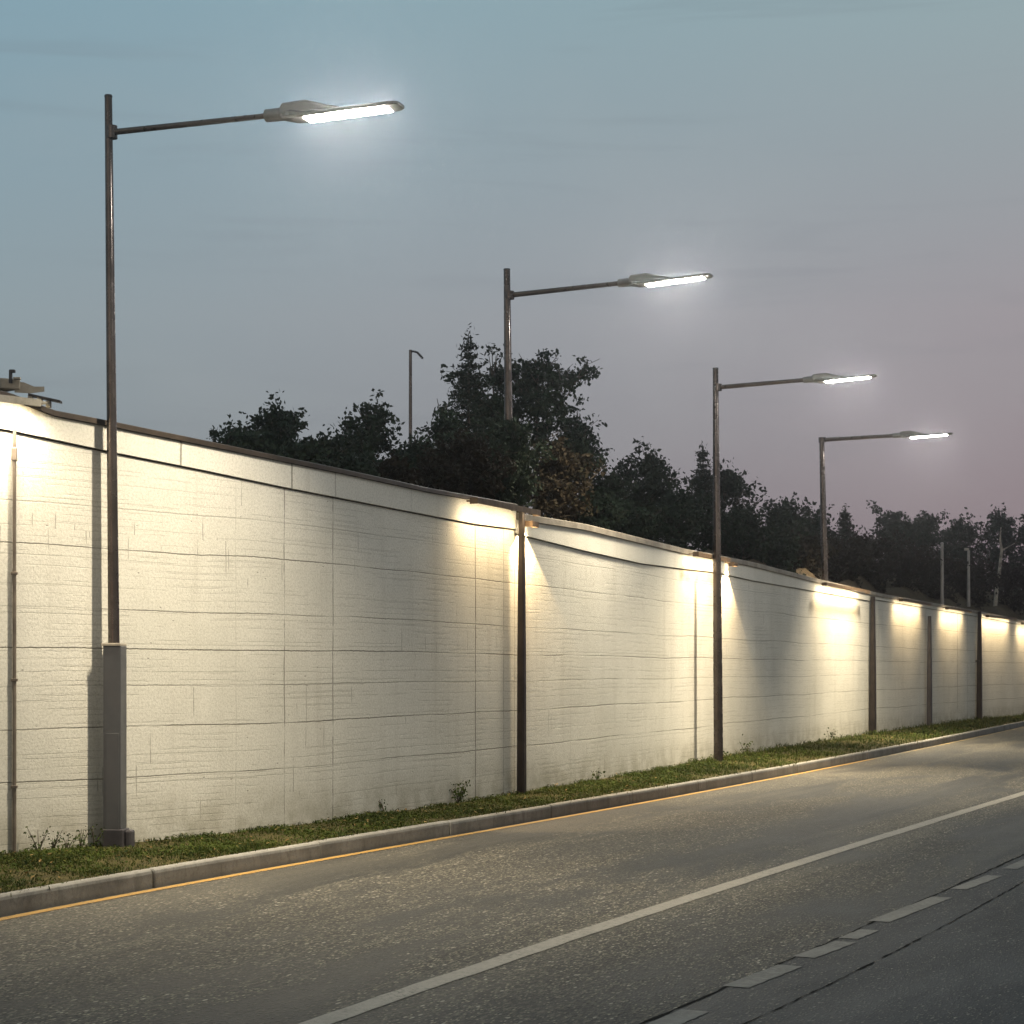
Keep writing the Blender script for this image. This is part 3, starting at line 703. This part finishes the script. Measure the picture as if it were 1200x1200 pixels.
# ------------------------------------------------------------------ vegetation
def leaf_quads(centers, size, r, jitter=.5, aspect=1.7, droop=0.0):
    n = len(centers); c = np.asarray(centers)
    d = r.normal(size=(n, 3)); d[:,2] -= droop; d /= np.linalg.norm(d, axis=1)[:,None]
    e = r.normal(size=(n, 3)); s = np.cross(d, e); s /= np.linalg.norm(s, axis=1)[:,None] + 1e-9
    L = size * r.uniform(.6, 1.4, n)[:,None]; W = L / aspect
    V = np.stack([c - d * L * .5, c + s * W * .5, c + d * L * .5, c - s * W * .5], 1).reshape(-1, 3)
    Fc = np.arange(n * 4).reshape(-1, 4); return V, Fc
def deciduous(root, B, H, W, seed, leaf=.10, n_leaf=5000, mat='leaf', bark='bark', low=.12, ragged=1.0, lean=(0, 0)):
    r = np.random.default_rng(seed); rr = random.Random(seed); tb = MB(); twigs = []
    nl = 20
    trunk = [B + Vector((lean[0] * f * H + rr.gauss(0, .03) * H * f * .5, lean[1] * f * H + rr.gauss(0, .02) * H, H * f * .9)) for f in (0, .15, .35, .55, .75, 1)]
    trunk[0] = B - Z3 * .15
    tr = max(.03, H * .016)
    tb.tube(trunk, [tr * 1.3, tr, tr * .8, tr * .55, tr * .35, .008], 8)
    def tp(f):
        q = f * 5; i = min(4, int(q)); return trunk[i].lerp(trunk[i + 1], q - i)
    for k in range(nl):
        f = low + (1 - low) * (k + .5) / nl * .95; a = k * 2.4 + rr.uniform(-.6, .6); ff = min(1, max(.03, (f - low) / (1 - low)))
        prof = (math.sin(math.pi * ff ** .7) * .8 + .22) * rr.uniform(.45, 1.5)
        ln = W * prof; up = .25 + .9 * f
        p0 = tp(f * .95); dr = Vector((math.cos(a), math.sin(a), up)).normalized()
        p1 = p0 + dr * ln * .5 + Vector((rr.gauss(0, .06), rr.gauss(0, .06), .03)) * ln; p2 = p0 + dr * ln + Vector((rr.gauss(0, .12), rr.gauss(0, .12), rr.uniform(-.05, .15))) * ln
        tb.tube([p0, p1, p2], [tr * .36, tr * .22, .006], 5, False)
        twigs.append((p1, p2, 1.0))
        for j in range(9):
            u = rr.uniform(.2, 1.0); q0 = p0.lerp(p1, u * 2) if u < .5 else p1.lerp(p2, u * 2 - 1)
            dd = (dr + Vector((rr.gauss(0, .8), rr.gauss(0, .8), rr.gauss(.3, .5)))).normalized(); q1 = q0 + dd * W * rr.uniform(.14, .42) * (.5 + .5 * prof)
            qm = q0.lerp(q1, .5) + Vector((rr.gauss(0, .04), rr.gauss(0, .04), .02)) * W
            tb.tube([q0, qm, q1], [tr * .12, tr * .08, .004], 4, False); twigs.append((q0, q1, .8))
    for _ in range(5):
        q1 = trunk[5] + Vector((rr.gauss(0, .12) * W, rr.gauss(0, .12) * W, rr.uniform(.03, .11) * H)); tb.tube([trunk[4].lerp(trunk[5], .6), q1], [.012, .004], 4, False); twigs.append((trunk[4].lerp(trunk[5], .6), q1, .8))
    per = max(4, n_leaf / len(twigs)); C = []
    for p, q, w in twigs:
        p, q = np.array(p), np.array(q); k = int(per * r.uniform(.2, 1.8)); 
        if k < 2: continue
        ts = r.beta(1.5, 1.0, k); L = np.linalg.norm(q - p)
        # leaves sit close to their twig in short sprays, so the sky shows between twigs
        ns = max(2, int(L / (leaf * 3.3))); ctr = r.beta(1.4, .9, ns); g = r.integers(0, ns, k)
        off = r.normal(size=(ns, 3)) * leaf * 1.1
        C.append(p + (q - p) * ctr[g][:,None] + off[g] + r.normal(size=(k, 3)) * (leaf * .70) * np.array([1, 1, .8]))
    V, Fc = leaf_quads(np.concatenate(C), leaf, r, droop=.3)
    tb.build('trunk', M[bark], root, True); mesh_obj('crown', V, Fc, M[mat], root)
def conifer(root, B, H, W, seed, leaf=.10, n_leaf=4000):
    r = np.random.default_rng(seed); rr = random.Random(seed); tb = MB(); C = []
    tr = max(.03, H * .014); tb.tube([B - Z3 * .15, B + Z3 * H * .5, B + Z3 * H], [tr, tr * .6, .006], 8)
    nw = 17
    for k in range(nw):
        f = .10 + .88 * k / nw; R = W * (1 - f) ** .85 * rr.uniform(.8, 1.15) + .05
        for j in range(6):
            a = j * 1.047 + k * .7 + rr.uniform(-.3, .3); ln = R * rr.uniform(.7, 1.2)
            p0 = B + Z3 * H * f; p1 = p0 + Vector((math.cos(a) * ln * .6, math.sin(a) * ln * .6, -.05 * ln)); p2 = p0 + Vector((math.cos(a) * ln, math.sin(a) * ln, -.02 * ln + .12 * ln))
            tb.tube([p0, p1, p2], [tr * .25, tr * .15, .004], 4, False)
            n = max(3, int(n_leaf / (nw * 6) * (ln / W) * 2.2)); t = r.uniform(.12, 1.05, n)
            a0, a1, a2 = np.array(p0), np.array(p1), np.array(p2)
            C.append(a0 * ((1 - t) ** 2)[:,None] + 2 * a1 * (t * (1 - t))[:,None] + a2 * (t ** 2)[:,None] + r.normal(size=(n, 3)) * np.array([.09, .09, .06]) * (.4 + ln * .5))
    top = np.array(B) + np.array([0, 0, H]); k = 60; C.append(top + r.normal(size=(k, 3)) * np.array([.04, .04, .12]) - np.array([0, 0, .12]))
    V, Fc = leaf_quads(np.concatenate(C), leaf, r, aspect=2.6, droop=.1)
    tb.build('trunk', M['bark'], root, True); mesh_obj('crown', V, Fc, M['needle'], root)
def plant_tree(kind, label, x, ytop, o, half_px, seed, leaf, n, mat='leaf', group='trees and shrubs behind the wall', name=None, **kw):
    B = behind(x, o); d = B.y; T = at(x, ytop, d); H = T.z - B.z; W = half_px / F * d
    nm = name or {'d': 'broadleaf_tree', 'c': 'conifer_tree', 's': 'shrub'}[kind]
    root = empty(nm, B, label, 'shrub' if kind == 's' else 'tree', group)
    if kind == 'c': conifer(root, B, H, W, seed, leaf, n)
    else: deciduous(root, B, H / .99, W, seed, leaf, n, mat, **kw)
    return root
TREES = [
 ('d', 'low dark tree with a spiky tip, the leftmost tree above the wall', 322, 478, 5.0, 44, 1, 0.068, 5803),
 ('s', 'small rounded shrub at the left end of the tree line', 276, 503, 4.0, 26, 2, 0.064, 2678),
 ('d', 'bushy dark tree just left of the distant lone lamp post', 430, 472, 5.0, 44, 3, 0.068, 4774),
 ('s', 'dark shrub filling the gap between the two leftmost trees', 376, 514, 3.5, 34, 4, 0.064, 3571),
 ('s', 'low shrub at the foot of the distant lone lamp post', 487, 514, 4.5, 34, 5, 0.068, 3571),
 ('c', 'tall narrow conifer whose pointed tip is the highest in the picture', 549, 391, 6.5, 52, 6, 0.068, 5803),
 ('d', 'twiggy young tree leaning left of the tall conifer', 520, 470, 5.2, 36, 7, 0.064, 3348),
 ('d', 'largest broad tree with open ragged crown, right of the tall conifer', 628, 409, 5.6, 92, 8, 0.076, 9803),
 ('d', 'ragged tree crown rising on the left of the second street lamp pole, behind the conifer', 578, 412, 7.5, 62, 31, .078, 4950),
 ('d', 'dense mid height tree filling out the right flank of the largest tree', 676, 480, 6.5, 50, 9, 0.076, 4774),
 ('s', 'dark leafy shrub hiding the foot of the second street lamp', 600, 496, 1.9, 40, 10, 0.068, 5803),
 ('s', 'brownish shrub above the coping at the left foot of the largest tree', 548, 520, 2.4, 40, 11, 0.064, 5133),
 ('s', 'brownish shrub above the coping at the right foot of the largest tree', 655, 525, 2.6, 46, 12, 0.068, 5803),
 ('d', 'rounded tree in the dip right of the largest tree', 762, 527, 8, 40, 13, 0.088, 5803),
 ('s', 'dark shrub between the largest tree and the rounded tree in the dip', 716, 556, 5, 34, 14, 0.080, 4017),
 ('c', 'slim conifer tip just left of the slim street lamp pole', 824, 523, 9, 26, 15, 0.088, 2901),
 ('d', 'broad tree directly behind the slim street lamp pole', 850, 547, 8, 40, 16, 0.092, 5803),
 ('s', 'dark shrub along the coping left of the slim street lamp pole', 796, 585, 4.5, 34, 17, 0.088, 4017),
 ('s', 'dark shrub along the coping right of the slim street lamp pole', 872, 606, 4.5, 32, 18, 0.088, 3571),
 ('d', 'low wide tree left of the farthest street lamp', 921, 596, 9, 34, 19, 0.104, 4687),
 ('c', 'spiky small tree right of the farthest street lamp pole', 990, 597, 10, 20, 20, 0.104, 2120),
 ('d', 'dark tree close behind the farthest street lamp pole', 956, 604, 11, 26, 21, 0.104, 3348),
 ('d', 'umbrella shaped tree with sparse top, in the middle of the right tree line', 1046, 602, 11, 34, 22, 0.120, 4240),
 ('d', 'dark tree touching the pale grey metal pole', 1082, 604, 12, 30, 23, 0.120, 4017),
 ('d', 'dense tree above the tiny pale lamp post', 1126, 606, 12, 30, 24, 0.128, 4240),
 ('d', 'tallest tree of the right tree line, above the pale crooked trunk', 1172, 594, 13, 28, 25, 0.128, 4017),
 ('d', 'leafy tree cut off by the right edge of the picture', 1206, 606, 11, 30, 26, 0.128, 4240),
 ('d', 'tree just outside the right edge of the picture', 1250, 604, 13, 36, 27, 0.136, 3571),
]
for i, (k, lab, x, yt, o, hw, sd, lf, n) in enumerate(TREES):
    mt = 'scrub' if 'brownish' in lab else 'leaf'
    plant_tree(k, lab, x, yt, o, hw, 100 + sd, lf, n, mt, **({'low': .02} if k == 's' else {'low': .08}) if k != 'c' else {})
SCRUB = [(300, 522, 2.6, 30, 'leaf'), (352, 532, 2.4, 30, 'leaf'), (412, 545, 2.4, 32, 'leaf'), (458, 548, 2.4, 30, 'scrub'), (508, 552, 2.2, 30, 'scrub'), (700, 596, 3.0, 34, 'leaf'), (745, 606, 3.4, 32, 'leaf'), (905, 632, 4.0, 30, 'leaf'), (940, 640, 5.0, 28, 'scrub'), (985, 645, 5.0, 30, 'scrub'), (1020, 640, 6.0, 32, 'scrub'), (1062, 650, 6.0, 32, 'scrub'), (1098, 660, 5.5, 28, 'scrub'), (1140, 664, 5.5, 30, 'scrub'), (1185, 672, 5.5, 30, 'scrub'), (1225, 678, 5.5, 30, 'scrub')]
where = ['at the left end of the wall top', 'under the leftmost tree', 'under the bushy tree left of the lone lamp post', 'below the distant lone lamp post', 'left of the tall conifer foot', 'below the right flank of the largest tree', 'under the rounded tree in the dip', 'left of the farthest street lamp, low', 'at the left foot of the farthest street lamp', 'at the right foot of the farthest street lamp', 'right of the spiky small tree', 'left of the pale grey metal pole', 'right at the pale grey metal pole', 'below the tiny pale lamp post', 'right of the pale crooked trunk', 'at the right edge of the picture']
for i, ((x, yt, o, hw, mt), w) in enumerate(zip(SCRUB, where)):
    plant_tree('s', ('dry brown scrub bush ' if mt == 'scrub' else 'low dark green bush ') + w, x, yt, o, hw, 300 + i, .07 if x < 760 else .105, 4200, mt, group='low bushes along the wall top', name='bush', low=.02)
def birch():
    d = wall_pt(1170).y + 5; pts = [at(px, py, d) for px, py in ((1166, 705), (1168, 688), (1171, 672), (1172.5, 655), (1174, 645), (1172, 632), (1173, 618))]
    pts[0].z -= .3
    root = empty('birch_tree', pts[0], 'thin crooked pale birch trunk among dark trees at the far right', 'tree')
    mb = MB().tube(pts, [.075, .065, .06, .05, .045, .035, .02], 8)
    mb.tube([pts[4], pts[4] + Vector((.45, 0, .25))], [.03, .01], 6); mb.build('trunk', M['birch'], root, True)
    r = np.random.default_rng(77); c = np.array(pts[6]); C = c + r.normal(size=(170, 3)) * np.array([.28, .28, .22])
    V, Fc = leaf_quads(C, .14, r); mesh_obj('crown', V, Fc, M['leaf'], root)
birch()

def weed(label, x, f, h, seed, stems=7, leafs=9, leaf=.022, spread=.5):
    B = verge_pt(x, f); rr = random.Random(seed); r = np.random.default_rng(seed); root = empty('weed_plant', B, label, 'weed', 'weeds at the foot of the wall')
    tb = MB(); C = []
    for _ in range(stems):
        a = rr.uniform(0, 6.28); l = h * rr.uniform(.6, 1.1); e = B + Vector((math.cos(a) * l * spread, math.sin(a) * l * spread * .6, l)); m_ = B.lerp(e, .5) + Vector((0, 0, .08 * h))
        tb.tube([B, m_, e], [.0035, .003, .0015], 5, False)
        for k in range(leafs): C.append(np.array(B.lerp(e, rr.uniform(.25, 1))) + r.normal(size=3) * leaf * .9)
    tb.build('stem', M['bark'], root); V, Fc = leaf_quads(np.array(C), leaf, r, aspect=1.5); mesh_obj('leaves', V, Fc, M['weed'], root)
weed('bushy little weed growing against the wall left of the brown post', 537, .93, .26, 1, 12, 16, .032, .55)
for i, (x, h, lab) in enumerate([(46, .20, 'upright weed at the wall foot nearest the conduit'), (62, .17, 'small straggling weed between conduit and lamp cabinet'), (80, .13, 'low weed midway between conduit and lamp cabinet'), (95, .20, 'taller arching weed left of the lamp cabinet'), (112, .18, 'weed touching the left side of the lamp cabinet'), (452, .16, 'sparse dry weed at the wall foot, left of the bushy weed'), (873, .24, 'spiky weed against the wall right of the slim street lamp'), (973, .26, 'rounded weed against the wall left of the nearly black post'), (700, .15, 'small weed at the wall foot right of the brown post'), (848, .22, 'weed at the foot of the slim street lamp pole')]):
    weed(lab, x, .93, h, 20 + i, 6, 8, .024 if x < 500 else .04, .6)

# ------------------------------------------------------------------ thin haze added to give the lamps their halos
hb = MB().box(Vector((60, 105, 4.55)), X3, Y3, Z3, 170, 145, 5.65)
hm = bpy.data.materials.new('halo_haze'); hm.use_nodes = True; hn = hm.node_tree.nodes; hn.remove(hn['Principled BSDF'])
pv = hn.new('ShaderNodeVolumePrincipled'); pv.inputs['Color'].default_value = (.9, .92, .95, 1); pv.inputs['Density'].default_value = 0.0017; pv.inputs['Anisotropy'].default_value = 0.945
hm.node_tree.links.new(pv.outputs[0], hn['Material Output'].inputs['Volume'])
ho = hb.build('haze', hm); ho['kind'] = 'stuff'
# ------------------------------------------------------------------ sky, camera, render
def world():
    w = bpy.data.worlds.new('World'); scene.world = w; w.use_nodes = True; t = NT(w.node_tree)
    for n in list(t.n): t.n.remove(n)
    out = t.n.new('ShaderNodeOutputWorld'); co = t.n.new('ShaderNodeTexCoord').outputs['Generated']
    s = t.sep(co); x, y, z = s[0], s[1], s[2]
    fx = t.ss(x, -.25, .25, smooth=False); fz = t.ss(z, .03, .32, smooth=False)
    fz2 = t.m('MINIMUM', t.m('MULTIPLY', fz, 2.0), 1.0); fz3 = t.m('MAXIMUM', t.m('SUBTRACT', t.m('MULTIPLY', fz, 2.0), 1.0), 0.0)
    def L(*c): return tuple((v / 255 / 12.92) if v / 255 <= .04045 else ((v / 255 + .055) / 1.055) ** 2.4 for v in c)
    low = t.mix(fx, L(*SKY[0]), L(*SKY[1])); mid = t.mix(fx, L(*SKY[2]), L(*SKY[3])); top = t.mix(fx, L(*SKY[4]), L(*SKY[5]))
    c = t.mix(fz3, t.mix(fz2, low, mid), top)
    # thin streaks of cloud
    cl = t.noise(t.mapping(co, (3.0, 3.0, 34.0), (0, 0, 0), (0, .10, 0)), 1.6, 5, 0.55, 0.6)
    c = t.mix(t.ss(cl, .52, .72, 0, .16), c, L(108, 116, 126))
    cl2 = t.noise(t.mapping(co, (5.0, 5.0, 12.0), (3, 1, 0)), 1.0, 4, 0.55)
    c = t.mix(t.ss(cl2, .45, .75, 0, .14), c, L(160, 166, 168))
    # the afterglow lies behind the camera
    fb = t.ss(y, .5, -.7)
    glow = t.mix(t.ss(z, .0, .6), (0.45, 0.42, 0.365), (0.24, 0.27, 0.29))
    c = t.mix(fb, c, glow)
    bg = t.n.new('ShaderNodeBackground'); t.put(bg, 'Color', c); bg.inputs['Strength'].default_value = 1.0
    sk = t.n.new('ShaderNodeTexSky'); sk.sky_type = 'NISHITA'; sk.sun_disc = False; sk.sun_elevation = math.radians(1.5); sk.sun_rotation = math.radians(200)
    b2 = t.n.new('ShaderNodeBackground'); t.put(b2, 'Color', sk.outputs[0]); b2.inputs['Strength'].default_value = 0.02
    ad = t.n.new('ShaderNodeAddShader'); t.l.new(bg.outputs[0], ad.inputs[0]); t.l.new(b2.outputs[0], ad.inputs[1])
    t.l.new(ad.outputs[0], out.inputs['Surface'])
SKY = [(119,128,138), (129,112,125), (138,152,160), (151,144,151), (128,158,172), (144,163,168)]
world()
sun = bpy.data.lights.new('sun', 'SUN'); sun.energy = 0.12; sun.angle = math.radians(40); sun.color = (1, .86, .68)
so = bpy.data.objects.new('sun', sun); link(so); so.rotation_euler = Vector((.30, .94, -.12)).to_track_quat('-Z', 'Y').to_euler()

cam = bpy.data.cameras.new('camera'); co = bpy.data.objects.new('camera', cam); link(co)
co.location = (0, 0, CAMH); co.rotation_euler = (math.radians(90), 0, 0)
cam.sensor_width = 36; cam.lens = 36 * F / 1200; cam.shift_y = (HOR - 600) / 1200; cam.clip_end = 2000; cam.clip_start = .1
scene.camera = co
scene.view_settings.view_transform = 'Standard'; scene.view_settings.look = 'None'; scene.view_settings.exposure = 0; scene.view_settings.gamma = 1
scene.cycles.use_denoising = True; scene.cycles.sample_clamp_indirect = 6; scene.cycles.max_bounces = 6
